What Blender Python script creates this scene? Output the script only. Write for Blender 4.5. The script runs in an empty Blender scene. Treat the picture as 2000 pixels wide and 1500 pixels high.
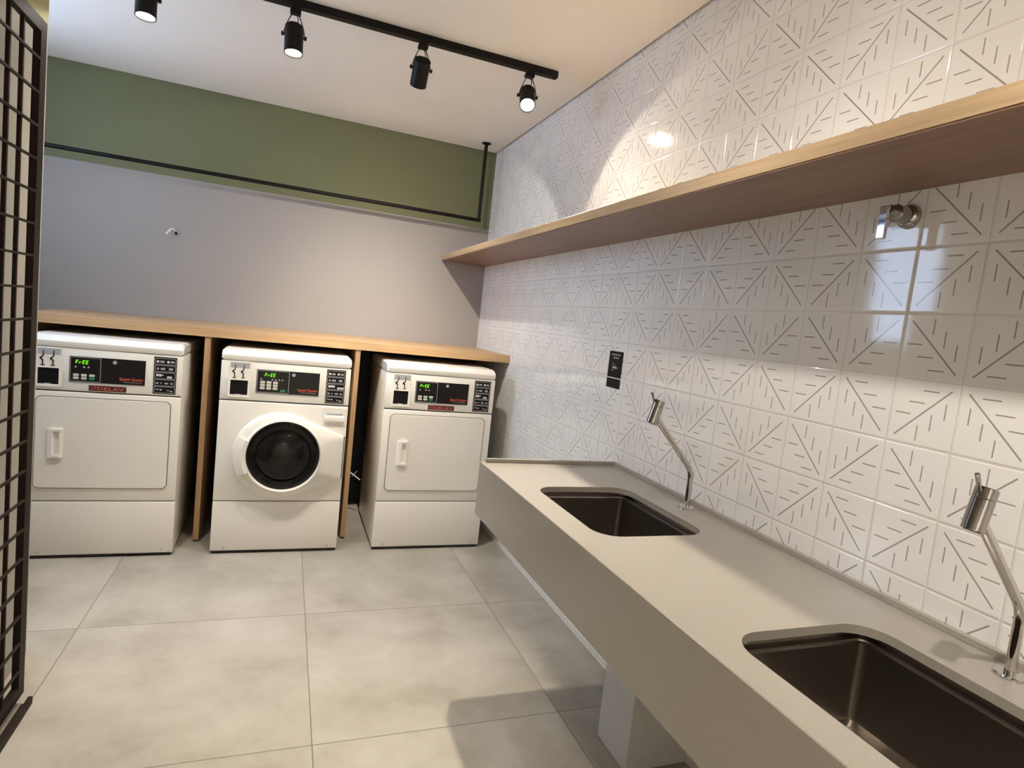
import bpy, bmesh, math, random
from mathutils import Vector, Matrix
random.seed(7)
sc = bpy.context.scene
COL = sc.collection
PI = math.pi

# ------------------------------------------------------------------ camera, world, lights, exposure
H = 2.734                                  # ceiling height
cam_d = bpy.data.cameras.new('camera')
cam = bpy.data.objects.new('camera', cam_d)
COL.objects.link(cam)
R_ = Vector((0.93215949, -0.34492562, 0.11002275))
U_ = Vector((-0.06971214, 0.12720502, 0.98942362))
F_ = Vector((0.35527301, 0.92997054, -0.09452986))
m = Matrix.Identity(4)
for i in range(3):
    m[i][0], m[i][1], m[i][2] = R_[i], U_[i], -F_[i]
m.translation = Vector((-1.4067, -4.5493, 1.443))
cam.matrix_world = m
cam_d.sensor_width = 36.0
cam_d.lens = 1178.76 / 2000 * 36.0
cam_d.clip_start = 0.02
sc.camera = cam

sc.view_settings.view_transform = 'Standard'
sc.view_settings.look = 'None'
sc.view_settings.gamma = 1.0
sc.view_settings.use_curve_mapping = False
sc.view_settings.exposure = 0.94

world = bpy.data.worlds.new('world')
sc.world = world
world.use_nodes = True
wb = world.node_tree.nodes['Background']
wb.inputs['Color'].default_value = (0.57, 0.73, 1.0, 1)
wb.inputs['Strength'].default_value = 5.4

WARM = (1.0, 0.925, 0.81)
SPOT_W = 62.0
IES_K = 0.03
LAMPS = [  # x, y, direction, watts
    (-2.020, -1.60, (0.02, -0.12, -1.0), 0.62),
    (-1.463, -1.60, (0.03, -0.15, -1.0), 0.62),
    (-0.905, -1.60, (0.02, 0.66, -0.75), 1.1),
    (-0.368, -1.60, (-0.15, -0.62, -0.77), 1.6),
]
BACK_LAMPS = [
    (-0.86, -4.25, (0.62, 0.10, -1.0), 0.42),
    (-0.86, -3.45, (0.70, 0.25, -1.0), 0.20),
    (-1.40, -5.30, (0.0, -0.15, -1.0), 2.6),  # added unseen fill lamp, its floor bounce lifts the ambient light
    (-1.40, -6.05, (0.0, -0.10, -1.0), 2.6),  # second added fill lamp, also out of view
]
# beam profile of the reflector lamps: a bright core and a weak wide skirt (candela table)
_ang = list(range(0, 91, 3))
def profile(name, core, sigma, skirt):
    cd = [1000*(core*math.exp(-(a/sigma)**2) + (skirt if a < 63 else 0.0)) for a in _ang]
    t = bpy.data.texts.new(name)
    t.write('IESNA:LM-63-2002\nTILT=NONE\n1 1000 1 %d 1 1 2 0 0 0\n1 1 50\n%s\n0\n%s\n' % (
        len(_ang), ' '.join(str(a) for a in _ang), ' '.join('%.1f' % c for c in cd)))
    return t
BEAM = profile('beam_profile', 0.76, 28.0, 0.055)
NARROW = profile('narrow_beam_profile', 0.80, 26.0, 0.024)
def portal(name, loc, rot, sx, sy):
    d = bpy.data.lights.new(name, 'AREA'); d.shape = 'RECTANGLE'; d.size = sx; d.size_y = sy
    d.cycles.is_portal = True
    o = bpy.data.objects.new(name, d); o.location = loc; o.rotation_euler = rot; COL.objects.link(o)
portal('window_light', (-3.31, -1.26, 2.14), (0, -PI/2, 0), 1.04, 1.2)

# ------------------------------------------------------------------ helpers
def link(o, parent=None):
    COL.objects.link(o)
    if parent is not None: o.parent = parent
    return o
def tag(o, label=None, cat=None, group=None, kind=None):
    if label: o['label'] = label
    if cat: o['category'] = cat
    if group: o['group'] = group
    if kind: o['kind'] = kind
    return o
def empty(name, loc, label, cat, group=None):
    o = bpy.data.objects.new(name, None); o.location = loc; o.empty_display_size = 0.1
    link(o); return tag(o, label, cat, group)
def mobj(name, bm, mat, parent=None, smooth=False, loc=None):
    me = bpy.data.meshes.new(name); bmesh.ops.recalc_face_normals(bm, faces=bm.faces)
    bm.to_mesh(me); bm.free()
    mats = mat if isinstance(mat, (list, tuple)) else [mat]
    for x in mats: me.materials.append(x)
    if smooth:
        for p in me.polygons: p.use_smooth = True
        try: me.set_sharp_from_angle(angle=math.radians(30))
        except Exception: pass
    o = bpy.data.objects.new(name, me)
    if loc: o.location = loc
    return link(o, parent)
def box(bm, x0, x1, y0, y1, z0, z1, bev=0.0, seg=2, mi=0):
    b = bmesh.new()
    v = [b.verts.new((x, y, z)) for x in (x0, x1) for y in (y0, y1) for z in (z0, z1)]
    for f in ((0,1,3,2),(4,6,7,5),(0,4,5,1),(2,3,7,6),(0,2,6,4),(1,5,7,3)):
        b.faces.new([v[i] for i in f])
    bmesh.ops.recalc_face_normals(b, faces=b.faces)
    if bev > 0:
        bmesh.ops.bevel(b, geom=list(b.edges), offset=bev, segments=seg, affect='EDGES', profile=0.5)
    merge(bm, b, mi)
def merge(bm, b, mi=0):
    mp = {}
    for v in b.verts: mp[v] = bm.verts.new(v.co)
    for f in b.faces:
        try:
            nf = bm.faces.new([mp[v] for v in f.verts]); nf.material_index = mi; nf.smooth = f.smooth
        except ValueError: pass
    b.free()
def boxo(name, mat, parent, x0, x1, y0, y1, z0, z1, bev=0.0, seg=2, smooth=None):
    bm = bmesh.new(); box(bm, x0, x1, y0, y1, z0, z1, bev, seg)
    return mobj(name, bm, mat, parent, smooth=(bev > 0) if smooth is None else smooth)
def frame_of(axis):
    a = Vector(axis).normalized()
    t = Vector((0, 0, 1)) if abs(a.z) < 0.9 else Vector((1, 0, 0))
    u = a.cross(t).normalized(); w = a.cross(u).normalized()
    return a, u, w
def lathe(bm, prof, origin, axis, n=32, cap0=True, cap1=True):
    """prof: list of (dist along axis, radius)"""
    a, u, w = frame_of(axis); o = Vector(origin); rings = []
    for d, r in prof:
        if r < 1e-6: rings.append([bm.verts.new(o + a*d)])
        else: rings.append([bm.verts.new(o + a*d + (u*math.cos(2*PI*k/n) + w*math.sin(2*PI*k/n))*r) for k in range(n)])
    for A, B in zip(rings, rings[1:]):
        for k in range(n):
            k2 = (k+1) % n
            if len(A) == 1 and len(B) == 1: continue
            if len(A) == 1: bm.faces.new([A[0], B[k], B[k2]])
            elif len(B) == 1: bm.faces.new([A[k], A[k2], B[0]])
            else: bm.faces.new([A[k], A[k2], B[k2], B[k]])
    if cap0 and len(rings[0]) > 1: bm.faces.new(rings[0])
    if cap1 and len(rings[-1]) > 1: bm.faces.new(rings[-1])
def tube(bm, pts, r, n=10, rad=None):
    pts = [Vector(p) for p in pts]; rings = []
    prev = None
    for i, p in enumerate(pts):
        d = (pts[min(i+1, len(pts)-1)] - pts[max(i-1, 0)]).normalized()
        if prev is None: _, u, w = frame_of(d)
        else:
            u = (prev - d*prev.dot(d)).normalized(); w = d.cross(u).normalized()
        prev = u
        rr = rad[i] if rad else r
        rings.append([bm.verts.new(p + (u*math.cos(2*PI*k/n) + w*math.sin(2*PI*k/n))*rr) for k in range(n)])
    for A, B in zip(rings, rings[1:]):
        for k in range(n): bm.faces.new([A[k], A[(k+1)%n], B[(k+1)%n], B[k]])
    bm.faces.new(rings[0]); bm.faces.new(rings[-1])
def rrect(x0, x1, y0, y1, r, n=8):
    out = []
    for cx, cy, a0 in ((x1-r, y1-r, 0), (x0+r, y1-r, PI/2), (x0+r, y0+r, PI), (x1-r, y0+r, 1.5*PI)):
        for k in range(n+1):
            a = a0 + PI/2*k/n; out.append((cx + r*math.cos(a), cy + r*math.sin(a)))
    return out
def slab(bm, outline, f0, f1):
    """outline of 2D points mapped by f0 / f1 to the two faces"""
    A = [bm.verts.new(f0(*p)) for p in outline]; B = [bm.verts.new(f1(*p)) for p in outline]
    n = len(A)
    bm.faces.new(A); bm.faces.new(B)
    for k in range(n): bm.faces.new([A[k], A[(k+1)%n], B[(k+1)%n], B[k]])
def plate(bm, outline, y0, y1):            # an outline in x,z made thick in y
    slab(bm, outline, lambda x, z: (x, y0, z), lambda x, z: (x, y1, z))
def ringplate(bm, outer, inner, y0, y1):
    n = len(outer)
    L = [[bm.verts.new((x, y, z)) for x, z in o] for o, y in ((outer, y0), (inner, y0), (inner, y1), (outer, y1))]
    for i in range(4):
        A, B = L[i], L[(i+1) % 4]
        for k in range(n): bm.faces.new([A[k], A[(k+1)%n], B[(k+1)%n], B[k]])

# ------------------------------------------------------------------ materials
class G:
    """small node graph writer"""
    def __init__(s, name):
        s.m = bpy.data.materials.new(name); s.m.use_nodes = True
        s.t = s.m.node_tree; s.b = s.t.nodes['Principled BSDF']
    def n(s, ty, **kw):
        nd = s.t.nodes.new(ty)
        for k, v in kw.items(): setattr(nd, k, v)
        return nd
    def put(s, sock, v):
        if hasattr(v, 'links'): s.t.links.new(v, sock)
        else: sock.default_value = v
    def M(s, op, a, b=None, c=None):
        nd = s.n('ShaderNodeMath', operation=op)
        for i, v in enumerate((a, b, c)):
            if v is not None: s.put(nd.inputs[i], v)
        return nd.outputs[0]
    def mix(s, f, a, b):
        nd = s.n('ShaderNodeMix', data_type='RGBA')
        s.put(nd.inputs[0], f); s.put(nd.inputs[6], a); s.put(nd.inputs[7], b)
        return nd.outputs[2]
    def set(s, **kw):
        for k, v in kw.items(): s.put(s.b.inputs[k.replace('_', ' ')], v)
        return s.m
    def coord(s): return s.n('ShaderNodeTexCoord').outputs['Object']
    def noise(s, vec, scale, detail=4, rough=.5, out='Fac'):
        nd = s.n('ShaderNodeTexNoise'); s.put(nd.inputs['Vector'], vec); s.put(nd.inputs['Scale'], scale)
        s.put(nd.inputs['Detail'], detail); s.put(nd.inputs['Roughness'], rough); return nd.outputs[out]
    def mapping(s, vec, scale):
        nd = s.n('ShaderNodeMapping'); s.put(nd.inputs['Vector'], vec); nd.inputs['Scale'].default_value = scale
        return nd.outputs[0]
    def ramp(s, f, stops):
        nd = s.n('ShaderNodeValToRGB'); s.put(nd.inputs[0], f)
        e = nd.color_ramp.elements
        while len(e) < len(stops): e.new(0.5)
        for el, (p, c) in zip(e, stops): el.position = p; el.color = c
        return nd.outputs[0]
    def bump(s, h, strength=.2, dist=.002):
        nd = s.n('ShaderNodeBump'); s.put(nd.inputs['Height'], h)
        nd.inputs['Strength'].default_value = strength; nd.inputs['Distance'].default_value = dist
        return nd.outputs[0]
def C(r, g, b): return (r, g, b, 1)
def plain(name, col, rough=.5, metal=0.0, var=0.06, scale=30, bumpy=0.0, **kw):
    g = G(name); v = g.coord()
    f = g.noise(v, scale)
    a = C(*[c*(1-var) for c in col]); b = C(*[min(1, c*(1+var)) for c in col])
    g.set(Base_Color=g.mix(f, a, b), Roughness=rough, Metallic=metal, **kw)
    if bumpy: g.set(Normal=g.bump(g.noise(v, scale*8), bumpy, .001))
    return g.m
def emit(name, col, strength):
    g = G(name); g.set(Base_Color=C(0, 0, 0), Emission_Color=C(*col), Emission_Strength=strength, Roughness=.4)
    return g.m

T, ZR, YC = 0.1567, 1.7375, -3.3363
def tile_material():
    g = G('patterned_tile'); M = g.M
    sp = g.n('ShaderNodeSeparateXYZ'); g.put(sp.inputs[0], g.coord())
    u = M('DIVIDE', M('SUBTRACT', YC, sp.outputs[1]), T)
    v = M('DIVIDE', M('SUBTRACT', ZR, sp.outputs[2]), T)
    fu, fv = M('FLOOR', u), M('FLOOR', v)
    a0, b0 = M('SUBTRACT', u, fu), M('SUBTRACT', v, fv)
    slash = M('FLOORED_MODULO', M('ADD', fu, fv), 2.0)
    rot = M('FLOORED_MODULO', fv, 2.0)
    odd = M('MULTIPLY', M('COMPARE', fv, 1.0, .1), M('COMPARE', fu, -6.5, 2.0))   # four tiles laid the wrong way up
    rot = M('MULTIPLY', rot, M('SUBTRACT', 1.0, odd))
    def flip(x, f): return M('ADD', M('MULTIPLY', x, M('SUBTRACT', 1.0, M('MULTIPLY', f, 2.0))), f)
    # mirrored for a slash, turned half round on the odd rows
    a = flip(flip(a0, slash), rot); b = flip(b0, rot)
    d = M('ABSOLUTE', M('SUBTRACT', a, b)); s2 = M('ABSOLUTE', M('SUBTRACT', M('ADD', a, b), 1.0))
    marks = M('MULTIPLY', M('LESS_THAN', d, .0165), M('LESS_THAN', s2, .77))
    def bar(p, q, pc, qc):
        return M('MULTIPLY', M('LESS_THAN', M('ABSOLUTE', M('SUBTRACT', p, pc)), .0095),
                 M('LESS_THAN', M('ABSOLUTE', M('SUBTRACT', q, qc)), .120))
    for i in range(3):
        marks = M('MAXIMUM', marks, bar(b, a, .155+.187*i, .415+.19*i))
        marks = M('MAXIMUM', marks, bar(a, b, .165+.187*i, .43+.187*i))
    e = M('MINIMUM', M('MINIMUM', a0, M('SUBTRACT', 1.0, a0)), M('MINIMUM', b0, M('SUBTRACT', 1.0, b0)))
    grout = M('LESS_THAN', e, .0075)
    col = g.mix(marks, C(.80, .785, .775), C(.33, .305, .29))
    col = g.mix(grout, col, C(.62, .58, .54))
    mr = g.n('ShaderNodeMapRange', interpolation_type='SMOOTHSTEP'); g.put(mr.inputs[0], e)
    mr.inputs[1].default_value = 0.004; mr.inputs[2].default_value = .035
    bp = g.n('ShaderNodeBump'); g.put(bp.inputs['Height'], mr.outputs[0]); bp.inputs['Distance'].default_value = .0016
    bp.inputs['Strength'].default_value = .7
    cb = g.n('ShaderNodeCombineXYZ'); g.put(cb.inputs[0], fu); g.put(cb.inputs[1], fv)
    wn = g.n('ShaderNodeTexWhiteNoise', noise_dimensions='3D'); g.put(wn.inputs['Vector'], cb.outputs[0])
    s1 = g.n('ShaderNodeVectorMath', operation='SUBTRACT'); g.put(s1.inputs[0], wn.outputs['Color']); s1.inputs[1].default_value = (.5, .5, .5)
    s3 = g.n('ShaderNodeVectorMath', operation='MULTIPLY_ADD'); g.put(s3.inputs[0], s1.outputs[0])
    s3.inputs[1].default_value = (.0, .022, .022); g.put(s3.inputs[2], bp.outputs[0])
    s4 = g.n('ShaderNodeVectorMath', operation='NORMALIZE'); g.put(s4.inputs[0], s3.outputs[0])
    g.set(Base_Color=col, Roughness=M('ADD', .07, M('MULTIPLY', grout, .5)), Normal=s4.outputs[0], IOR=1.52)
    return g.m
def floor_material():
    g = G('porcelain_floor'); M = g.M; v = g.coord()
    sp = g.n('ShaderNodeSeparateXYZ'); g.put(sp.inputs[0], v)
    u = M('DIVIDE', M('ADD', sp.outputs[0], 1.231), .8985); w = M('DIVIDE', M('ADD', sp.outputs[1], 1.719), .8985)
    fu, fw = M('FLOOR', u), M('FLOOR', w); a, b = M('SUBTRACT', u, fu), M('SUBTRACT', w, fw)
    e = M('MINIMUM', M('MINIMUM', a, M('SUBTRACT', 1.0, a)), M('MINIMUM', b, M('SUBTRACT', 1.0, b)))
    gr = M('LESS_THAN', e, .0021)
    cb = g.n('ShaderNodeCombineXYZ'); g.put(cb.inputs[0], fu); g.put(cb.inputs[1], fw)
    wn = g.n('ShaderNodeTexWhiteNoise', noise_dimensions='3D'); g.put(wn.inputs['Vector'], cb.outputs[0])
    off = g.n('ShaderNodeVectorMath', operation='MULTIPLY_ADD'); g.put(off.inputs[0], wn.outputs['Color'])
    off.inputs[1].default_value = (9, 9, 9); g.put(off.inputs[2], v)
    n1 = g.noise(off.outputs[0], 3.2, 8, .62); n2 = g.noise(off.outputs[0], 40, 5, .6)
    col = g.ramp(n1, [(.34, C(.31, .283, .235)), (.50, C(.385, .356, .305)), (.66, C(.44, .413, .362))])
    col = g.mix(M('MULTIPLY', M('GREATER_THAN', n2, .62), .10), col, C(.42, .40, .36))
    col = g.mix(gr, col, C(.17, .15, .12))
    g.set(Base_Color=col, Roughness=M('ADD', .27, M('MULTIPLY', n1, .12)), IOR=1.45)
    return g.m
def wood_material(name, base, dark, axis, rough=.42):
    g = G(name); v = g.coord()
    sc_ = [60, 60, 60]; sc_[axis] = 1.6
    w = g.mapping(v, sc_); n1 = g.noise(w, 1.0, 6, .6)
    sc2 = [220, 220, 220]; sc2[axis] = 5
    n2 = g.noise(g.mapping(v, sc2), 1.0, 3, .6)
    f = g.M('ADD', g.M('MULTIPLY', n1, .7), g.M('MULTIPLY', n2, .3))
    col = g.ramp(f, [(.34, C(*dark)), (.62, C(*base))])
    g.set(Base_Color=col, Roughness=rough, Normal=g.bump(n2, .08, .0006))
    return g.m
def wall_paint(name, col):
    g = G(name); v = g.coord()
    g.set(Base_Color=g.mix(g.noise(v, 2.0), C(*[c*.97 for c in col]), C(*[c*1.03 for c in col])), Roughness=.75,
          Normal=g.bump(g.noise(v, 260, 3), .12, .0008))
    return g.m
def back_wall_material():
    g = G('two_tone_paint'); v = g.coord()
    sp = g.n('ShaderNodeSeparateXYZ'); g.put(sp.inputs[0], v)
    f = g.M('GREATER_THAN', sp.outputs[2], 2.158)
    g.set(Base_Color=g.mix(f, C(.325, .295, .275), C(.150, .155, .075)), Roughness=.7,
          Normal=g.bump(g.noise(v, 260, 3), .12, .0008))
    return g.m
def side_wall_material():
    g = G('cream_and_olive_paint'); v = g.coord()
    sp = g.n('ShaderNodeSeparateXYZ'); g.put(sp.inputs[0], v)
    f = g.M('GREATER_THAN', sp.outputs[2], 2.235)
    g.set(Base_Color=g.mix(f, C(.36, .335, .29), C(.40, .37, .17)), Roughness=.7)
    return g.m
def quartz():
    g = G('grey_quartz'); v = g.coord()
    n = g.noise(v, 900, 2); n2 = g.noise(v, 260, 3)
    col = g.mix(g.M('GREATER_THAN', n, .62), C(.335, .305, .27), C(.40, .37, .33))
    col = g.mix(g.M('GREATER_THAN', n2, .66), col, C(.285, .26, .23))
    g.set(Base_Color=col, Roughness=.20, IOR=1.5)
    return g.m
def brushed():
    g = G('brushed_stainless'); v = g.coord()
    n = g.noise(g.mapping(v, (900, 14, 900)), 1.0, 2)
    g.set(Base_Color=C(.30, .27, .24), Metallic=1.0, Roughness=g.M('ADD', .26, g.M('MULTIPLY', n, .05)))
    return g.m

MT = dict(
    tile=tile_material(), floor=floor_material(), back=back_wall_material(), side=side_wall_material(),
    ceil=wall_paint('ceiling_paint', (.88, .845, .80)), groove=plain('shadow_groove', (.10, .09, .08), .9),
    plainwall=wall_paint('wall_paint', (.58, .56, .53)),
    wood_x=wood_material('oak_laminate_long', (.54, .35, .185), (.42, .26, .125), 0),
    wood_y=wood_material('oak_laminate_shelf', (.48, .345, .21), (.34, .23, .13), 1),
    wood_z=wood_material('oak_laminate_upright', (.50, .315, .165), (.38, .225, .11), 2),
    under_y=wood_material('shaded_oak_underside', (.25, .145, .10), (.17, .095, .065), 1),  # oak darkened, the shade below the shelf is put into this colour
    quartz=quartz(), steel=brushed(),
    chrome=plain('chrome', (.62, .60, .58), .07, 1.0, .02),
    darkchrome=plain('grey_chrome', (.36, .34, .33), .12, 1.0, .02),
    white=plain('white_enamel', (.84, .80, .725), .25, 0, .01, 8),
    panelwhite=plain('white_control_plastic', (.88, .845, .765), .35, 0, .01, 8),
    grey=plain('grey_plastic', (.42, .42, .43), .5),
    gap=plain('dark_gap', (.09, .08, .07), .8),
    black=plain('black_paint', (.006, .005, .005), .5, 0, .1, Specular_IOR_Level=.22),
    blackgloss=plain('black_overlay', (.009, .008, .008), .3, 0, .1, Specular_IOR_Level=.3),
    frame=plain('dark_bronze_paint', (.022, .014, .010), .55, 0, .15, Specular_IOR_Level=.14),
    glass=plain('smoked_door_glass', (.008, .007, .006), .04, 0, .1, Specular_IOR_Level=.25),
    rubber=plain('black_rubber', (.03, .03, .03), .7),
    pad=plain('pale_button', (.62, .62, .52), .5), padgreen=plain('green_button', (.02, .25, .12), .5),
    outline=plain('silver_print', (.38, .36, .36), .5), print=plain('white_print', (.72, .70, .66), .5),
    orange=plain('orange_red_print', (.75, .10, .035), .5), redprint=plain('pale_red_print', (.72, .16, .10), .5),
    plaque=plain('dark_red_plaque', (.06, .012, .012), .4),
    niche=plain('black_niche_panel', (.012, .012, .013), .6),
    pier=plain('white_painted_pier', (.55, .54, .53), .6),
    cord=plain('white_cord', (.7, .68, .64), .5), plug=plain('brown_plug', (.12, .085, .05), .6),
    sign=plain('sign_black', (.006, .004, .007), .5, 0, .1, Specular_IOR_Level=.15), signgrey=plain('sign_grey_print', (.35, .33, .36), .5),
    led=emit('green_led', (.20, 1.0, .02), 1.0), lampface=emit('lamp_face', (1.0, .90, .74), 14.0),
    lever=plain('polished_lever', (.75, .78, .85), .04, 1.0, .01),
)

# ------------------------------------------------------------------ the room
def struct(name, bm, mat):
    o = mobj(name, bm, mat); o['kind'] = 'structure'; return o
def sbox(name, mat, *a):
    bm = bmesh.new(); box(bm, *a); return struct(name, bm, mat)
YB = -6.6; XL = -3.3
sbox('floor', MT['floor'], XL-.1, .1, YB-.1, .1, -.1, 0)
bm = bmesh.new(); box(bm, XL+.001, -.010, YB, -.010, H, H+.02)
struct('ceiling', bm, MT['ceil'])
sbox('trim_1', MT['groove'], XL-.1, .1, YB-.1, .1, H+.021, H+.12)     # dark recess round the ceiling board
sbox('wall_right', MT['tile'], 0, .1, YB-.1, .1, 0, H+.021)
sbox('wall_back', MT['back'], XL-.1, 0, 0, .1, 0, H+.021)
WY0, WY1, WZ0, WZ1 = -1.86, -.66, 1.62, 2.66
bm = bmesh.new()
box(bm, XL-.1, XL, YB-.1, WY0, 0, H+.02); box(bm, XL-.1, XL, WY1, 0, 0, H+.02)
box(bm, XL-.1, XL, WY0, WY1, 0, WZ0); box(bm, XL-.1, XL, WY0, WY1, WZ1, H+.02)
struct('wall_left', bm, MT['plainwall'])
sbox('wall_front', MT['plainwall'], XL, 0, YB-.1, YB, 0, H+.02)
# the block behind the sliding grid
sbox('wall_side', MT['side'], XL, -2.25, YB, -1.885, 0, H)
bm = bmesh.new()
for a in ((WY0, WY1, WZ0, WZ0+.05), (WY0, WY1, WZ1-.05, WZ1), (WY0, WY0+.05, WZ0, WZ1), (WY1-.05, WY1, WZ0, WZ1),
          (-1.28, -1.24, WZ0, WZ1)):
    box(bm, XL-.06, XL-.02, *a)
w1 = struct('window_1', bm, MT['frame'])
g = G('window_glass'); g.set(Base_Color=C(.95, .97, 1), Roughness=0.0, Transmission_Weight=1.0, IOR=1.02)
boxo('window_pane', g.m, w1, XL-.043, XL-.039, WY0+.05, WY1-.05, WZ0+.05, WZ1-.05)

# ------------------------------------------------------------------ cabinet over the machines
ZT, ZB, DC = 1.247, 1.1966, 0.774
cab = empty('laundry_counter', (-1.33, -.4, 0), 'long oak laminate counter on upright panels spanning the three white machines', 'counter')
cab.location = (0, 0, 0)
boxo('worktop', MT['wood_x'], cab, -2.68, -.002, -DC, -.002, ZB, ZT, .0015, 1)
for xc in (-2.655, -1.8135, -.985):
    pn = boxo('upright_panel', MT['wood_z'], cab, xc-.0145, xc+.0145, -.766, -.03, .012, ZB, .001, 1)
    boxo('foot_pad', MT['rubber'], pn, xc-.012, xc+.012, -.762, -.735, 0, .012)
boxo('back_panel', MT['niche'], cab, -2.64, -.004, -.024, -.004, 0, ZB)

# ------------------------------------------------------------------ machines
FONT = bpy.data.fonts.load('<builtin>') if '<builtin>' in bpy.data.fonts else None
def text(name, s, mat, parent, x, z, y, size, width=None, shear=0, bold=0.0, face='front'):
    cu = bpy.data.curves.new('lettering', 'FONT'); cu.body = s; cu.size = size; cu.extrude = .0004
    cu.shear = shear; cu.offset = bold
    tmp = bpy.data.objects.new('lettering', cu); COL.objects.link(tmp)
    bpy.context.view_layer.update()
    me = bpy.data.meshes.new_from_object(tmp.evaluated_get(bpy.context.evaluated_depsgraph_get()))
    bpy.data.objects.remove(tmp)
    xs = [v.co.x for v in me.vertices]; w = max(xs) - min(xs)
    k = (width / w) if width else 1.0; x00 = min(xs)
    for v in me.vertices:
        px, pz, pd = (v.co.x - x00)*k, v.co.y, v.co.z
        v.co = (x + px, y - pd, z + pz)
    me.materials.clear(); me.materials.append(mat)
    o = bpy.data.objects.new(name, me); return link(o, parent)

SEG = {'F': 'afge', 'r': 'ge', 'E': 'afged'}
def led_word(parent, x, z, h, y):
    bm = bmesh.new(); w = h*.5; sl = .16
    for i, ch in enumerate('FrEE'):
        cx = x + i*h*.86; t = h*.075
        def P(px, pz): return (cx + px*w + pz*h*sl, z + pz*h)
        S = {'a': ((.05, 1), (1, 1)), 'g': ((.05, .5), (.95, .5)), 'd': ((.05, 0), (1, 0)), 'f': ((0, .55), (0, .95)), 'e': ((0, .05), (0, .45))}
        for s_ in SEG[ch]:
            (a, b), (c, d) = P(*S[s_][0]), P(*S[s_][1])
            if abs(d-b) < 1e-5: box(bm, a, c, y-.0008, y, b-t, b+t)
            else: plate(bm, [(a-t, b), (a+t, b), (c+t, d), (c-t, d)], y-.0008, y)
    return mobj('led_word', bm, MT['led'], parent)

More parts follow.
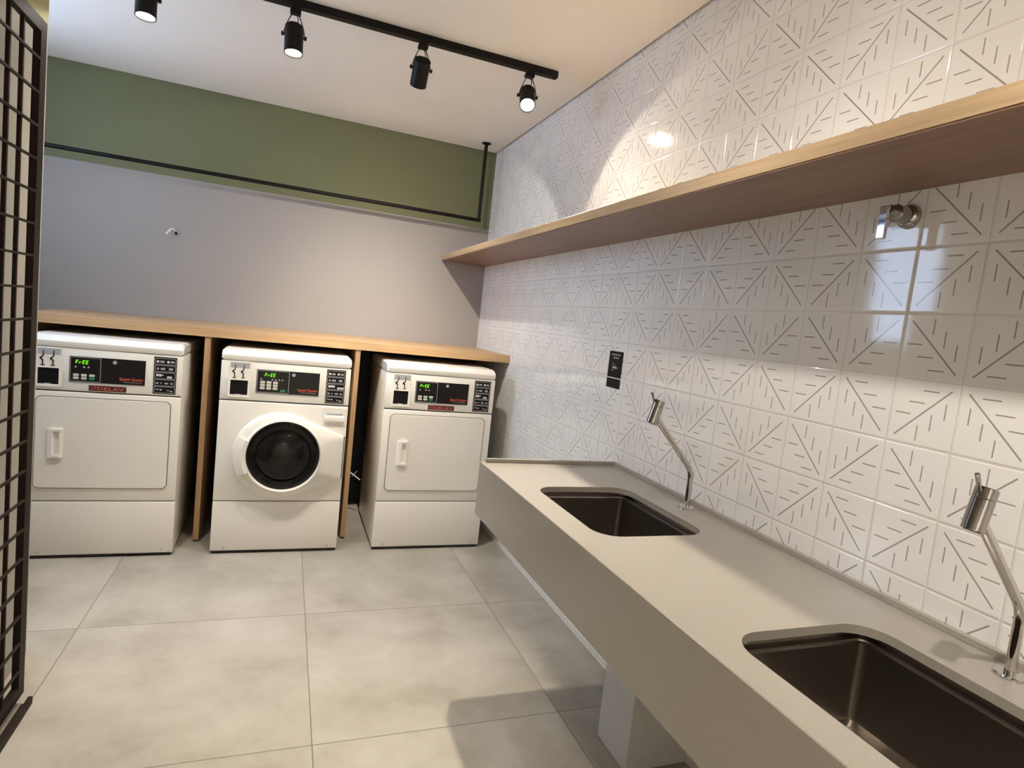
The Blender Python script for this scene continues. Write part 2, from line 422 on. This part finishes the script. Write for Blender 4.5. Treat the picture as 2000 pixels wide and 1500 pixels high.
W = .683; DEP = .70
def machine(name, x0, yf, kind, label, cat, group=None):
    t = empty(name, (x0, yf, 0), label, cat, group)
    # shell behind the front panels, standing on four feet
    cb_ = boxo('cabinet', MT['white'], t, .001, W-.001, .016, DEP, .018, 1.092, .006, 2)
    for fx in (.05, W-.05):
        for fy in (.06, DEP-.06):
            bm = bmesh.new(); lathe(bm, [(0, .022), (.019, .018)], (fx, fy, 0), (0, 0, 1), 16)
            mobj('foot', bm, MT['rubber'], t)
    boxo('kick_strip', MT['rubber'], t, .006, W-.006, .012, .03, .006, .019)
    bp = boxo('base_panel', MT['white'], t, 0, W, 0, .02, .018, .303, .005, 3)
    for sx in (.07, W-.055):
        bm = bmesh.new(); lathe(bm, [(0, .005), (.002, .004)], (sx, 0, .036), (0, -1, 0), 12)
        mobj('screw', bm, MT['grey'], bp)
    boxo('seam', MT['gap'], t, .004, W-.004, .008, .02, .300, .312)
    boxo('seam', MT['gap'], t, .004, W-.004, .008, .02, .868, .884)
    fp = boxo('front_panel', MT['white'], t, 0, W, 0, .02, .3075, .872, .005, 3)
    cp = boxo('control_panel', MT['panelwhite'], t, 0, W, 0, .02, .879, 1.0925, .004, 2)
    bm = bmesh.new()                                                     # lid with a sloping front edge
    prof = [(.0, 1.0945), (-.003, 1.1), (-.003, 1.124), (.004, 1.134), (.03, 1.150), (.05, 1.153), (DEP, 1.153), (DEP, 1.0945)]
    A = [bm.verts.new((0, y, z)) for y, z in prof]; B = [bm.verts.new((W, y, z)) for y, z in prof]
    bm.faces.new(A); bm.faces.new(B)
    for k in range(len(prof)): bm.faces.new([A[k], A[(k+1)%len(prof)], B[(k+1)%len(prof)], B[k]])
    bmesh.ops.recalc_face_normals(bm, faces=bm.faces)
    bmesh.ops.bevel(bm, geom=[e for e in bm.edges if abs(e.verts[0].co.x-e.verts[1].co.x) < 1e-6], offset=.008, segments=3, affect='EDGES')
    mobj('lid', bm, MT['white'], t, smooth=True)
    # coin slide and coin box
    cs = boxo('coin_slide', MT['panelwhite'], t, .040, .150, -.003, .002, .993, 1.090, .001, 1)
    boxo('slide_recess', MT['grey'], cs, .047, .143, -.0038, -.002, 1.055, 1.085)
    for sx in (.057, .100):
        bm = bmesh.new()
        pts = [(.014, .076), (.014, .056), (.012, .048), (.004, .040), (.003, .034), (.010, .030), (.012, .024), (.012, .006)]
        wd = [.0018, .002, .003, .0045, .005, .004, .002, .0025]
        L_ = [(sx+px-w_, .998+pz) for (px, pz), w_ in zip(pts, wd)]; R2 = [(sx+px+w_, .998+pz) for (px, pz), w_ in zip(pts, wd)]
        for k in range(len(pts)-1): plate(bm, [L_[k], R2[k], R2[k+1], L_[k+1]], -.0048, -.003)
        box(bm, sx+.003, sx+.021, -.0048, -.003, .999, 1.003)
        mobj('coin_slot', bm, MT['black'], cs)
    cbx = bmesh.new()
    ringplate(cbx, rrect(.038, .150, .894, .994, .004, 3), rrect(.050, .138, .907, .988, .002, 3), -.006, .0)
    cbx = mobj('coin_box', cbx, MT['panelwhite'], t)
    boxo('coin_opening_shade', MT['black'], cbx, .050, .138, -.001, .003, .907, .988)  # black sheet painted as the shaded inside of the coin opening
    boxo('coin_lock', MT['grey'], cbx, .075, .105, -.0016, .0, .908, .911)
    # display panel
    sp_ = .315 if kind == 'dryer' else .350
    ds = boxo('display', MT['blackgloss'], t, .180, .512, -.004, .002, .925, 1.055, .0008, 1)
    bm = bmesh.new(); ringplate(bm, rrect(.183, sp_, .928, 1.052, .004, 3), rrect(.1855, sp_-.0025, .9305, 1.0495, .003, 3), -.0045, -.004)
    mobj('display_outline', bm, MT['outline'], ds)
    lx = .206 if kind == 'dryer' else .222
    led_word(ds, lx, 1.019, .017, -.0042)
    for tx in ([.207, .243, .262] if kind == 'dryer' else [.205, .262, .280, .298, .314]):
        bm = bmesh.new(); plate(bm, [(tx-.006, .999), (tx+.006, .999), (tx, 1.009)], -.0046, -.004)
        mobj('indicator_mark', bm, MT['grey'], ds)
    if kind == 'dryer': bt = [(.198+.034*i, .955-.0155*j, .024, .0125) for i in range(3) for j in range(2)]
    else: bt = [(.200+.033*i, .979-.0165*j, .025, .0140) for i in range(3) for j in range(3)]
    for i, (bx, bz, bw, bh) in enumerate(bt):
        last = kind == 'dryer' and i == 5
        bm = bmesh.new(); plate(bm, rrect(bx, bx+bw, bz, bz+bh, .003, 3), -.0056, -.004)
        mobj('button', bm, MT['padgreen'] if last else MT['pad'], ds)
    if kind != 'dryer':
        bm = bmesh.new(); plate(bm, rrect(.306, .332, .936, .949, .003, 3), -.0056, -.004); mobj('button', bm, MT['padgreen'], ds)
    bm = bmesh.new(); cxl = .375 if kind == 'dryer' else .372
    lathe(bm, [(0, .0095), (.0012, .0095), (.0012, .004), (.0004, .003)], (cxl, -.004, 1.036), (0, -1, 0), 20)
    mobj('badge', bm, MT['grey'], ds)
    text('red_lettering', 'Speed Queen', MT['orange'], ds, .398, .9475, -.0044, .019, .105, bold=.0002)
    text('small_lettering', 'Commercial Dryer' if kind == 'dryer' else 'Commercial Washer', MT['outline'], ds, .415, .9355, -.0044, .0095, .085)
    # instruction sticker of five strips
    st = boxo('instruction_sticker', MT['black'], t, .549, .655, -.0016, .002, .887, 1.083)
    bw_ = MT['print']
    for k in range(5):
        z0 = .892 + k*.0375; bm = bmesh.new()
        ringplate(bm, rrect(.553, .651, z0, z0+.035, .006, 3), rrect(.5555, .6485, z0+.0025, z0+.0325, .0045, 3), -.0022, -.0016)
        mobj('strip_outline', bm, MT['outline'], st)
    def pic(mt_, x, z, w, h, r=.001):
        b = bmesh.new(); plate(b, rrect(x, x+w, z, z+h, min(r, w/2-.0001, h/2-.0001), 3), -.0024, -.0016)
        mobj('pictogram', b, mt_, st)
    bo = MT['outline']
    z = 1.0575
    pic(bw_, .560, z-.006, .013, .013, .0063); pic(bo, .577, z-.005, .020, .011); 
    pic(bw_, .608, z-.006, .013, .013, .0063); pic(bo, .625, z-.005, .018, .011)
    z = 1.020; pic(bo, .562, z-.005, .012, .012, .006); pic(bo, .580, z-.005, .022, .011, .004); pic(bo, .618, z-.006, .020, .013, .003)
    z = .982
    n_ = 2 if kind == 'dryer' else 3
    for i in range(n_): pic(bw_, .562+i*.0125, z-.002, .011, .013)
    if kind == 'dryer': pic(bw_, .588, z+.002, .007, .006)
    for i in range(2 if kind == 'dryer' else 3): pic(bw_, .612+i*.012, z-.010, .0105, .011)
    z = .9450
    for i, x_ in enumerate((.560, .583, .601, .628)): pic(bo, x_, z-.005, (.014, .006, .018, .014)[i], .009, .004)
    z = .9085
    pic(bw_, .581, z-.002, .010, .006, .003); pic(bw_, .628, z-.008, .011, .006, .003); pic(bo, .560, z, .018, .005); pic(bo, .612, z-.004, .012, .005)
    if kind == 'dryer':
        pq = boxo('name_plaque', MT['plaque'], t, .266, .430, -.0030, .002, .884, .912)
        bm = bmesh.new()
        cx_, cz_ = .287, .898
        for sgn in (-1, 1):
            pts = [(cx_ + sgn*(.0105*math.cos(a)), cz_ + .0115*math.sin(a)) for a in [math.radians(-62+124*k/10) for k in range(11)]]
            for (a, b), (c, d) in zip(pts, pts[1:]):
                plate(bm, [(a-.0011, b), (a+.0011, b), (c+.0011, d), (c-.0011, d)], -.0036, -.003)
        plate(bm, [(cx_-.006, cz_-.010), (cx_-.0035, cz_-.010), (cx_+.006, cz_+.010), (cx_+.0035, cz_+.010)], -.0036, -.003)
        mobj('plaque_mark', bm, MT['redprint'], pq)
        text('plaque_lettering', 'DELAV', MT['redprint'], pq, .304, .8895, -.0032, .0235, .116)
        # door
        o1 = rrect(.043, .639, .373, .847, .028, 8); o2 = rrect(.0465, .6355, .3765, .8435, .0255, 8)
        bm = bmesh.new(); plate(bm, o1, -.0012, .004); mobj('door_gap', bm, MT['gap'], fp)
        bm = bmesh.new(); plate(bm, o2, -.007, 0)
        bmesh.ops.recalc_face_normals(bm, faces=bm.faces)
        bmesh.ops.bevel(bm, geom=[e for e in bm.edges if abs(e.verts[0].co.y+.007) < 1e-5 and abs(e.verts[1].co.y+.007) < 1e-5], offset=.0025, segments=2, affect='EDGES')
        dr = mobj('door', bm, MT['white'], t, smooth=True)
        bm = bmesh.new()
        pr = [(.098, -.006), (.104, -.016), (.122, -.020), (.128, -.018), (.131, -.008), (.150, -.008), (.153, -.019), (.162, -.018), (.167, -.006)]
        for z0, z1, full in ((.548, .672, False), (.536, .549, True), (.671, .684, True)):
            pp = pr if not full else [(.098, -.006), (.104, -.017), (.128, -.021), (.153, -.021), (.162, -.018), (.167, -.006)]
            slab(bm, pp, lambda x, y, z0=z0: (x, y, z0), lambda x, y, z1=z1: (x, y, z1))
        mobj('door_handle', bm, MT['panelwhite'], dr)
    else:
        # detergent drawer
        sd = bmesh.new(); plate(sd, rrect(.540, .680, .760, .862, .010, 4), -.003, .002)
        sd = mobj('detergent_drawer', sd, MT['white'], t)
        bm = bmesh.new(); pr = [(-.003, .818), (-.011, .812), (-.014, .800), (-.013, .786), (-.003, .775)]
        slab(bm, pr, lambda y, z: (.556, y, z), lambda y, z: (.664, y, z)); mobj('drawer_pull', bm, MT['panelwhite'], sd, smooth=True)
        boxo('pull_recess', MT['grey'], sd, .564, .656, -.0036, -.002, .816, .829)
        # round door on a tapering hinge plate
        cx, cz, r0 = .325, .573, .246; hx, hz0, hz1 = .672, .442, .700
        gx, gz, gr = .348, .578, .197; N = 128
        pts = [(cx + r0*math.cos(2*PI*k/180), cz + r0*math.sin(2*PI*k/180)) for k in range(180)] + [(hx, hz0), (hx, hz1)]
        pts = sorted(set(pts)); hull = []
        for seq in (pts, pts[::-1]):
            h_ = []
            for q in seq:
                while len(h_) > 1 and (h_[-1][0]-h_[-2][0])*(q[1]-h_[-2][1]) - (h_[-1][1]-h_[-2][1])*(q[0]-h_[-2][0]) <= 0: h_.pop()
                h_.append(q)
            hull += h_[:-1]
        def hit(a):
            dx, dz = math.cos(a), math.sin(a); best = 0
            for (x1, z1), (x2, z2) in zip(hull, hull[1:]+hull[:1]):
                ex, ez = x2-x1, z2-z1; den = dx*ez - dz*ex
                if abs(den) < 1e-9: continue
                s_ = ((x1-gx)*ez - (z1-gz)*ex)/den; q = ((x1-gx)*dz - (z1-gz)*dx)/den
                if s_ > 0 and -1e-6 <= q <= 1+1e-6: best = max(best, s_)
            return best
        bm = bmesh.new(); rings = []
        hitr = [hit(2*PI*k/N) for k in range(N)]
        for fr, y in ((1.0, .0), (1.0, -.012), (.985, -.022), (.95, -.030), ('m', -.040), ('i', -.052), ('j', -.055), ('k', -.046), ('l', -.02)):
            ring = []
            for k in range(N):
                a = 2*PI*k/N; R = hitr[k]
                if fr == 'm': rr = gr + (R*.93-gr)*.35; 
                elif fr == 'i': rr = gr + .010
                elif fr == 'j': rr = gr + .004
                elif fr == 'k': rr = gr - .001
                elif fr == 'l': rr = gr - .004
                else: rr = R*fr
                flat = max(0, (R-.26)/.1)
                yy = y if not isinstance(fr, float) or fr == 1.0 else y*(1-.25*min(1, flat))
                ring.append(bm.verts.new((gx + rr*math.cos(a), yy, gz + rr*math.sin(a))))
            rings.append(ring)
        for A, B in zip(rings, rings[1:]):
            for k in range(N): bm.faces.new([A[k], A[(k+1)%N], B[(k+1)%N], B[k]])
        dr = mobj('door', bm, MT['white'], t, smooth=True)
        boxo('hinge_gap', MT['gap'], dr, hx, hx+.005, -.012, 0, hz0+.004, hz1-.004)
        bm = bmesh.new(); lathe(bm, [(.030, gr), (.0365, gr-.012), (.040, gr-.022), (.030, .150), (.022, .146), (.028, .135), (.046, .10), (.054, .06), (.057, .0)], (gx, 0, gz), (0, -1, 0), 64, cap0=False)
        mobj('door_glass', bm, MT['glass'], dr, smooth=True)
        bm = bmesh.new(); K = 14; rows = []
        for k in range(K+1):
            a = math.radians(156 + (207-156)*k/K); R = hit(a)
            rows.append([bm.verts.new((gx + rr*math.cos(a), y, gz + rr*math.sin(a))) for rr, y in ((gr+.001, -.040), (gr-.001, -.062), (gr+.020, -.066), (R*.955, -.050), (R*.975, -.030))])
        for A, B in zip(rows, rows[1:]):
            for j in range(4): bm.faces.new([A[j], A[j+1], B[j+1], B[j]])
        bm.faces.new(rows[0]); bm.faces.new(rows[-1])
        mobj('door_handle', bm, MT['white'], dr, smooth=True)
    return t
machine('tumble_dryer', -2.585, -.962, 'dryer', 'white coin operated dryer with square door, partly behind the black grid', 'dryer', 'square door dryers under the counter')
machine('washing_machine', -1.7196, -.9587, 'washer', 'white coin operated washing machine with round dark glass door', 'washing machine')
machine('tumble_dryer', -.832, -.962, 'dryer', 'white coin operated dryer with square door beside the tiled wall', 'dryer', 'square door dryers under the counter')

# cord and plug behind the washer
bm = bmesh.new()
tube(bm, [(-.95, -.26, .325), (-.918, -.30, .305), (-.85, -.34, .262)], .005, 8)
tube(bm, [(-.905, -.30, .275), (-.885, -.30, .300), (-.872, -.31, .318)], .0025, 6)
tag(mobj('supply_cord', bm, MT['cord'], smooth=True), 'thin white cord crossing the dark gap between washer and right dryer', 'cord')

# ------------------------------------------------------------------ wall shelf
sh = empty('wall_shelf', (0, 0, 0), 'long oak shelf fixed along the patterned tile wall', 'shelf')
DS, ZS0, ZS1 = .3487, 1.8772, 1.9181
boxo('shelf_board', MT['wood_y'], sh, -DS, -.001, -5.6, -.001, ZS0+.004, ZS1, .0008, 1)
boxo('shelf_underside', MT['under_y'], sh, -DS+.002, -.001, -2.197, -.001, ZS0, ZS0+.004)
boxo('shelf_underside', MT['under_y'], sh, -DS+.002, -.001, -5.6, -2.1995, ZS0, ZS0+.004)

# ------------------------------------------------------------------ clothes rod hanging from the ceiling
rod = empty('hanging_rod', (0, 0, 0), 'black pipe rail hanging from the ceiling in front of the green band', 'rail')
RY, RX, RZ = -.2, -.147, 2.186
bm = bmesh.new(); lathe(bm, [(0, .034), (.004, .034), (.006, .030)], (RX, RY, H), (0, 0, -1), 28); mobj('ceiling_flange', bm, MT['black'], rod, smooth=True)
bm = bmesh.new(); tube(bm, [(RX, RY, H-.004), (RX, RY, RZ-.011)], .0125, 16); mobj('drop_pipe', bm, MT['black'], rod, smooth=True)
bm = bmesh.new(); tube(bm, [(RX+.0125, RY, RZ), (-3.05, RY, RZ)], .0125, 16); mobj('cross_pipe', bm, MT['black'], rod, smooth=True)
bm = bmesh.new(); lathe(bm, [(0, .034), (.004, .034), (.006, .030)], (-3.04, RY, H), (0, 0, -1), 28); mobj('ceiling_flange', bm, MT['black'], rod, smooth=True)
bm = bmesh.new(); tube(bm, [(-3.04, RY, H-.004), (-3.04, RY, RZ)], .0125, 16); mobj('drop_pipe', bm, MT['black'], rod, smooth=True)

# ------------------------------------------------------------------ track lights
tr = empty('ceiling_track', (0, 0, 0), 'black lighting track on the ceiling carrying the spotlights above the machines', 'track')
boxo('rail', MT['black'], tr, -2.45, -.245, -1.618, -1.582, H-.033, H, .001, 1)
boxo('end_cap', MT['black'], tr, -.245, -.222, -1.6185, -1.5815, H-.034, H-.0005, .004, 2)
tr3 = empty('ceiling_track', (0, 0, 0), 'added unseen lighting track at the rear, carrying the fill spotlights', 'track')
boxo('rail', MT['black'], tr3, -1.418, -1.382, -6.4, -4.9, H-.033, H, .001, 1)  # made-up track, only there to hold the rear fill lamps
tr2 = empty('ceiling_track', (0, 0, 0), 'second black lighting track running above the edge of the sink counter', 'track')
boxo('rail', MT['black'], tr2, -.878, -.842, -5.2, -3.15, H-.033, H, .001, 1)
def spotlight(x, y, d, wf, label, name='track_spotlight', beam=None):
    t = empty(name, (x, y, 0), label, 'spotlight', 'black spotlights on the ceiling track')
    d = Vector(d).normalized(); P = Vector((0, 0, 2.584))
    bm = bmesh.new(); box(bm, -.018, .018, -.016, .016, 2.690, H-.033); box(bm, -.022, .022, -.017, .017, 2.673, 2.691, .002, 1)
    mobj('adapter', bm, MT['black'], t)
    side = Vector((0, 0, 1)).cross(d); side = Vector((1, 0, 0)) if side.length < .35 else side.normalized()
    if side.x < 0: side = -side
    bm = bmesh.new()
    for s in (-1, 1):
        pts = []
        for k in range(9):
            q = k/8; pts.append(Vector((0, 0, 2.676)) + side*s*(.012 + .031*math.sin(q*PI/2)) - Vector((0, 0, (2.676-2.574)*q)))
        tube(bm, pts, .0022, 6)
    mobj('yoke', bm, MT['frame'], t)
    bm = bmesh.new()
    for s in (-1, 1): lathe(bm, [(.036, .005), (.045, .005), (.046, .0085), (.052, .0085)], P, side*s, 12)
    mobj('side_knob', bm, MT['black'], t)
    top, bot = -.045, .078
    bm = bmesh.new()
    lathe(bm, [(top, .0), (top, .020), (top+.001, .034), (top+.006, .0385), (bot, .0385), (bot, .0345), (bot-.014, .034), (bot-.015, .0)], P, d, 36)
    mobj('lamp_housing', bm, MT['black'], t, smooth=True)
    bm = bmesh.new(); lathe(bm, [(bot-.006, .0338), (bot-.005, .0)], P, d, 32)
    mobj('lamp_lens', bm, MT['lampface'], t)
    bm = bmesh.new(); a0 = P + d*top
    tube(bm, [Vector((.004, 0, 2.676)), Vector((.012, -.006, 2.655)), a0 + Vector((.014, 0, .012)), a0 + Vector((.006, 0, -.001))], .0022, 6)
    mobj('lead', bm, MT['black'], t)
    L = bpy.data.lights.new('spot', 'SPOT'); L.energy = SPOT_W*wf; L.color = (1.0, .89, .70) if beam is NARROW else WARM
    L.spot_size = math.radians(129); L.spot_blend = .10; L.shadow_soft_size = .022
    L.use_nodes = True; nt = L.node_tree
    em = next(n_ for n_ in nt.nodes if n_.type == 'EMISSION')
    ie = nt.nodes.new('ShaderNodeTexIES'); ie.mode = 'INTERNAL'; ie.ies = beam or BEAM; ie.inputs['Strength'].default_value = IES_K
    nt.links.new(ie.outputs[0], em.inputs['Strength'])
    lo = bpy.data.objects.new('bulb_light', L); link(lo, t)
    lo.location = P + d*(bot+.002); lo.rotation_euler = d.to_track_quat('-Z', 'Y').to_euler()
    return t
LB = ['lit black spotlight at the upper left, cut by the top of the frame', 'black spotlight pointing straight down, its white lens showing below',
      'dark black spotlight turned to the back wall, its lens hidden', 'glaring black spotlight nearest the end of the track and the tiles']
for (x, y, d, w), lb in zip(LAMPS, LB): spotlight(x, y, d, w, lb, beam=NARROW if x == -0.368 else BEAM)
for (x, y, d, w), lb in zip(BACK_LAMPS, ('spotlight on the near track above the near sink', 'spotlight on the near track above the counter between the sinks', 'added unseen fill spotlight on the rear ceiling nearer the camera', 'added unseen fill spotlight on the rear ceiling by the rear wall')):
    spotlight(x, y, d, w, lb)

# ------------------------------------------------------------------ sink counter
ZC, XF, YE = .884, -.632, -2.255
def rr3(x0, x1, y0, y1, r, off=0, n=8): return rrect(x0-off, x1+off, y0-off, y1+off, max(r+off, .01), n)
SINKS = [(-.540, -.165, -3.113, -2.612, .075), (-.552, -.170, -4.150, -3.645, .075)]
def holed_slab(name, outer, holes, z0, z1, mat, parent):
    cu = bpy.data.curves.new('outline', 'CURVE'); cu.dimensions = '2D'; cu.fill_mode = 'BOTH'; cu.extrude = (z1-z0)/2
    for lp in [outer] + holes:
        s = cu.splines.new('POLY'); s.points.add(len(lp)-1); s.use_cyclic_u = True
        for p_, q in zip(s.points, lp): p_.co = (q[0], q[1], 0, 1)
    tmp = bpy.data.objects.new('outline', cu); COL.objects.link(tmp); bpy.context.view_layer.update()
    me = bpy.data.meshes.new_from_object(tmp.evaluated_get(bpy.context.evaluated_depsgraph_get())); bpy.data.objects.remove(tmp)
    for v in me.vertices: v.co.z += (z0+z1)/2
    me.materials.clear(); me.materials.append(mat)
    return link(bpy.data.objects.new(name, me), parent)
sk = empty('sink_counter', (0, 0, 0), 'grey quartz counter with deep apron along the tiled wall', 'counter')
YN = -5.4
holed_slab('countertop', [(XF+.001, YN), (-.0015, YN), (-.0015, YE), (XF+.001, YE)], [rr3(*s) for s in SINKS], ZC-.02, ZC, MT['quartz'], sk)
bm = bmesh.new(); box(bm, XF, XF+.02, YN, YE, .666, ZC+.001, .002, 1); mobj('front_apron', bm, MT['quartz'], sk)
bm = bmesh.new(); box(bm, XF+.02, -.0015, YE-.02, YE-.0005, .666, ZC-.02); mobj('end_apron', bm, MT['quartz'], sk)
bm = bmesh.new(); box(bm, XF+.022, -.0015, YE-.016, YE+.0, ZC, .899, .0008, 1); box(bm, -.0165, -.0015, YN, YE-.016, ZC, .899, .0008, 1)
mobj('upstand', bm, MT['quartz'], sk)
for i, s in enumerate(SINKS):
    b = empty('sink_bowl', (0, 0, 0), ('stainless steel sink bowl at the far end of the grey counter', 'stainless steel sink bowl nearest the camera')[i], 'sink', 'undermount sinks in the quartz counter')
    bm = bmesh.new(); rings = []
    zt = ZC-.0205
    for off, z, cr in ((.030, zt, .05), (.012, zt, .032), (.012, zt-.013, .030), (-.004, zt-.015, .024), (-.005, zt-.019, .024), (-.011, zt-.0205, .018), (-.013, zt-.186, .016), (-.016, zt-.194, .014), (-.024, zt-.196, .012), (-.10, zt-.199, .01)):
        rings.append([bm.verts.new((x, y, z)) for x, y in rrect(s[0]-off, s[1]+off, s[2]-off, s[3]+off, cr, 8)])
    for A, B in zip(rings, rings[1:]):
        for k in range(len(A)): bm.faces.new([A[k], A[(k+1)%len(A)], B[(k+1)%len(A)], B[k]])
    bm.faces.new(rings[-1])
    ob = mobj('bowl', bm, MT['steel'], b, smooth=True)
    so = ob.modifiers.new('thick', 'SOLIDIFY'); so.thickness = .0015; so.offset = -1
    cx, cy = (s[0]+s[1])/2, (s[2]+s[3])/2
    bm = bmesh.new(); lathe(bm, [(0, .045), (.003, .043), (.003, .030), (.001, .028), (.001, 0)], (cx, cy, zt-.1985), (0, 0, 1), 28); mobj('drain', bm, MT['chrome'], b, smooth=True)
pr_ = bmesh.new(); box(pr_, -.245, -.001, -2.962, -2.768, 0, .60, .003, 1)
tag(mobj('support_pier', pr_, MT['pier']), 'white boxed pier standing on the floor beneath the sink counter', 'support')

# ------------------------------------------------------------------ taps
def faucet(y, label, k=1.0):
    t = empty('faucet', (0, 0, 0), label, 'faucet', 'tall chrome taps behind the sinks')
    bx = -.066; z0 = ZC
    bm = bmesh.new(); lathe(bm, [(0, .0275), (.005, .0275), (.0065, .026), (.0065, .014)], (bx, y, z0), (0, 0, 1), 32); mobj('base_flange', bm, MT['chrome'], t, smooth=True)
    pts = [(bx, y, z0+.005), (bx-.001, y, z0+.100)]
    e = Vector((-.238, y, 1.196)); kn = Vector((bx-.001, y, z0+.132)); dirv = (e-kn).normalized()
    a = Vector((bx-.001, y, z0+.105)); b = kn + dirv*.03
    for q in range(1, 8):
        f = q/8; pts.append(tuple(a*(1-f)**2 + kn*2*f*(1-f) + b*f*f))
    pts += [tuple(b), tuple(e)]
    bm = bmesh.new(); tube(bm, pts, .0098, 18); mobj('spout_pipe', bm, MT['chrome'], t, smooth=True)
    ax = Vector((.26, 0, .965)).normalized(); c0 = Vector((-.254, y, 1.176))
    bm = bmesh.new(); lathe(bm, [(0, .010), (.0, .0175), (.001, .0185), (.058, .0185), (.059, .0178), (.060, .0185), (.078, .0185), (.0795, .017), (.0795, 0)], c0, ax, 32)
    hd = mobj('tap_head', bm, MT['darkchrome'], t, smooth=True)
    bm = bmesh.new(); lathe(bm, [(-.001, .0), (-.001, .013), (.002, .014)], c0, ax, 24); mobj('aerator', bm, MT['gap'], hd)
    l0 = c0 + ax*.073 + Vector((-.017, 0, 0)); 
    bm = bmesh.new(); tube(bm, [l0 + Vector((.004, 0, -.004)), l0 + Vector((-.004, 0, .006)), l0 + Vector((-.016, 0, .032))], .0042, 10); mobj('lever', bm, MT['darkchrome'], hd, smooth=True)
    return t
faucet(-2.862, 'chrome faucet with slanted pipe rising behind the far sink')
faucet(-3.872, 'chrome faucet at the right edge behind the near sink')

# shut-off valve on the tiles
vl = empty('shutoff_valve', (0, 0, 0), 'chrome shut-off valve with flat lever on the tiles just under the shelf', 'valve')
vy, vz = -3.458, 1.816
bm = bmesh.new(); lathe(bm, [(0, .030), (.004, .030), (.014, .026), (.018, .022)], (-.0005, vy, vz), (-1, 0, 0), 32); mobj('wall_flange', bm, MT['darkchrome'], vl, smooth=True)
bm = bmesh.new(); lathe(bm, [(.014, .020), (.022, .0215), (.052, .0215), (.056, .019), (.074, .016), (.078, .010)], (0, vy, vz), (-1, 0, 0), 28); mobj('valve_body', bm, MT['darkchrome'], vl, smooth=True)
bm = bmesh.new(); plate(bm, rrect(-.0915, -.0805, vz-.068, vz+.012, .004, 4), vy-.009, vy+.009); mobj('lever', bm, MT['lever'], vl)

# black notice plates
def wplate(bm, y0, y1, z0, z1, x0, x1, r=.0005):
    slab(bm, rrect(y0, y1, z0, z1, r, 3), lambda y, z: (x0, y, z), lambda y, z: (x1, y, z))
sg = empty('wall_sign', (0, 0, 0), 'small black notice on the tiles with a thin second plate beneath', 'sign')
bm = bmesh.new(); wplate(bm, -2.209, -2.092, 1.264, 1.383, -.0025, -.0005); a_ = mobj('upper_plate', bm, MT['sign'], sg)
bm = bmesh.new(); wplate(bm, -2.209, -2.092, 1.216, 1.259, -.0025, -.0005); b_ = mobj('lower_plate', bm, MT['sign'], sg)
bm = bmesh.new()
for i in range(8): wplate(bm, -2.188+.010*i, -2.181+.010*i, 1.364, 1.371, -.0030, -.0025)
for i in range(5): wplate(bm, -2.176+.010*i, -2.169+.010*i, 1.350, 1.357, -.0030, -.0025)
mobj('plate_print', bm, MT['signgrey'], a_)
bm = bmesh.new()
wplate(bm, -2.170, -2.130, 1.306, 1.311, -.0030, -.0025); wplate(bm, -2.133, -2.130, 1.306, 1.330, -.0030, -.0025); wplate(bm, -2.155, -2.151, 1.311, 1.322, -.0030, -.0025); wplate(bm, -2.133, -2.130, 1.292, 1.302, -.0030, -.0025)
mobj('plate_pictogram', bm, MT['print'], a_)

# hose outlet on the back wall
hk = empty('wall_outlet', (0, 0, 0), 'little white bent pipe outlet sticking out of the grey back wall', 'outlet')
bm = bmesh.new(); lathe(bm, [(0, .018), (.003, .018), (.004, .008), (.001, .0)], (-2.122, 0, 1.806), (0, -1, 0), 20); mobj('outlet_ring', bm, MT['grey'], hk, smooth=True)
bm = bmesh.new(); lathe(bm, [(.002, .010), (.0045, .010)], (-2.120, 0, 1.802), (0, -1, 0), 16); mobj('outlet_hole', bm, MT['black'], hk)
bm = bmesh.new(); tube(bm, [(-2.128, -.002, 1.815), (-2.134, -.020, 1.826), (-2.146, -.030, 1.822), (-2.162, -.034, 1.800), (-2.168, -.034, 1.786)], .007, 10); mobj('bent_pipe', bm, MT['print'], hk, smooth=True)

# ------------------------------------------------------------------ sliding grid door
gd = empty('grid_door', (-2.15, -2.207, 0), 'tall dark metal grid door at the left edge of the picture', 'door')
gd.location = (0, 0, 0)
GX0, GX1, GY0, GY1, GZ0, GZ1 = -2.171, -2.150, -3.60, -2.207, .034, 2.200
for y0, y1 in ((GY1-.046, GY1), (GY0, GY0+.046)):
    boxo('stile', MT['frame'], gd, GX0, GX1, y0, y1, GZ0, GZ1, .001, 1)
for z0, z1 in ((GZ0, GZ0+.042), (GZ1-.040, GZ1)):
    boxo('rail', MT['frame'], gd, GX0, GX1, GY0+.046, GY1-.046, z0, z1, .001, 1)
k = 0; z = 2.081
while z > .10:
    boxo('cross_bar', MT['frame'], gd, -2.156, -2.149, GY0+.04, GY1-.044, z-.0035, z+.0035); z -= .0973
y = -2.357
while y > GY0+.08:
    boxo('upright_bar', MT['frame'], gd, -2.166, -2.156, y-.005, y+.005, GZ0+.04, GZ1-.038); y -= .0885
tk = bmesh.new(); box(tk, -2.133, -2.120, -3.7, -2.222, 0, .026, .001, 1); box(tk, -2.150, -2.133, -3.7, -2.228, 0, .004)
tag(mobj('floor_guide', tk, MT['frame']), 'dark metal guide channel on the floor along the foot of the grid door', 'guide')
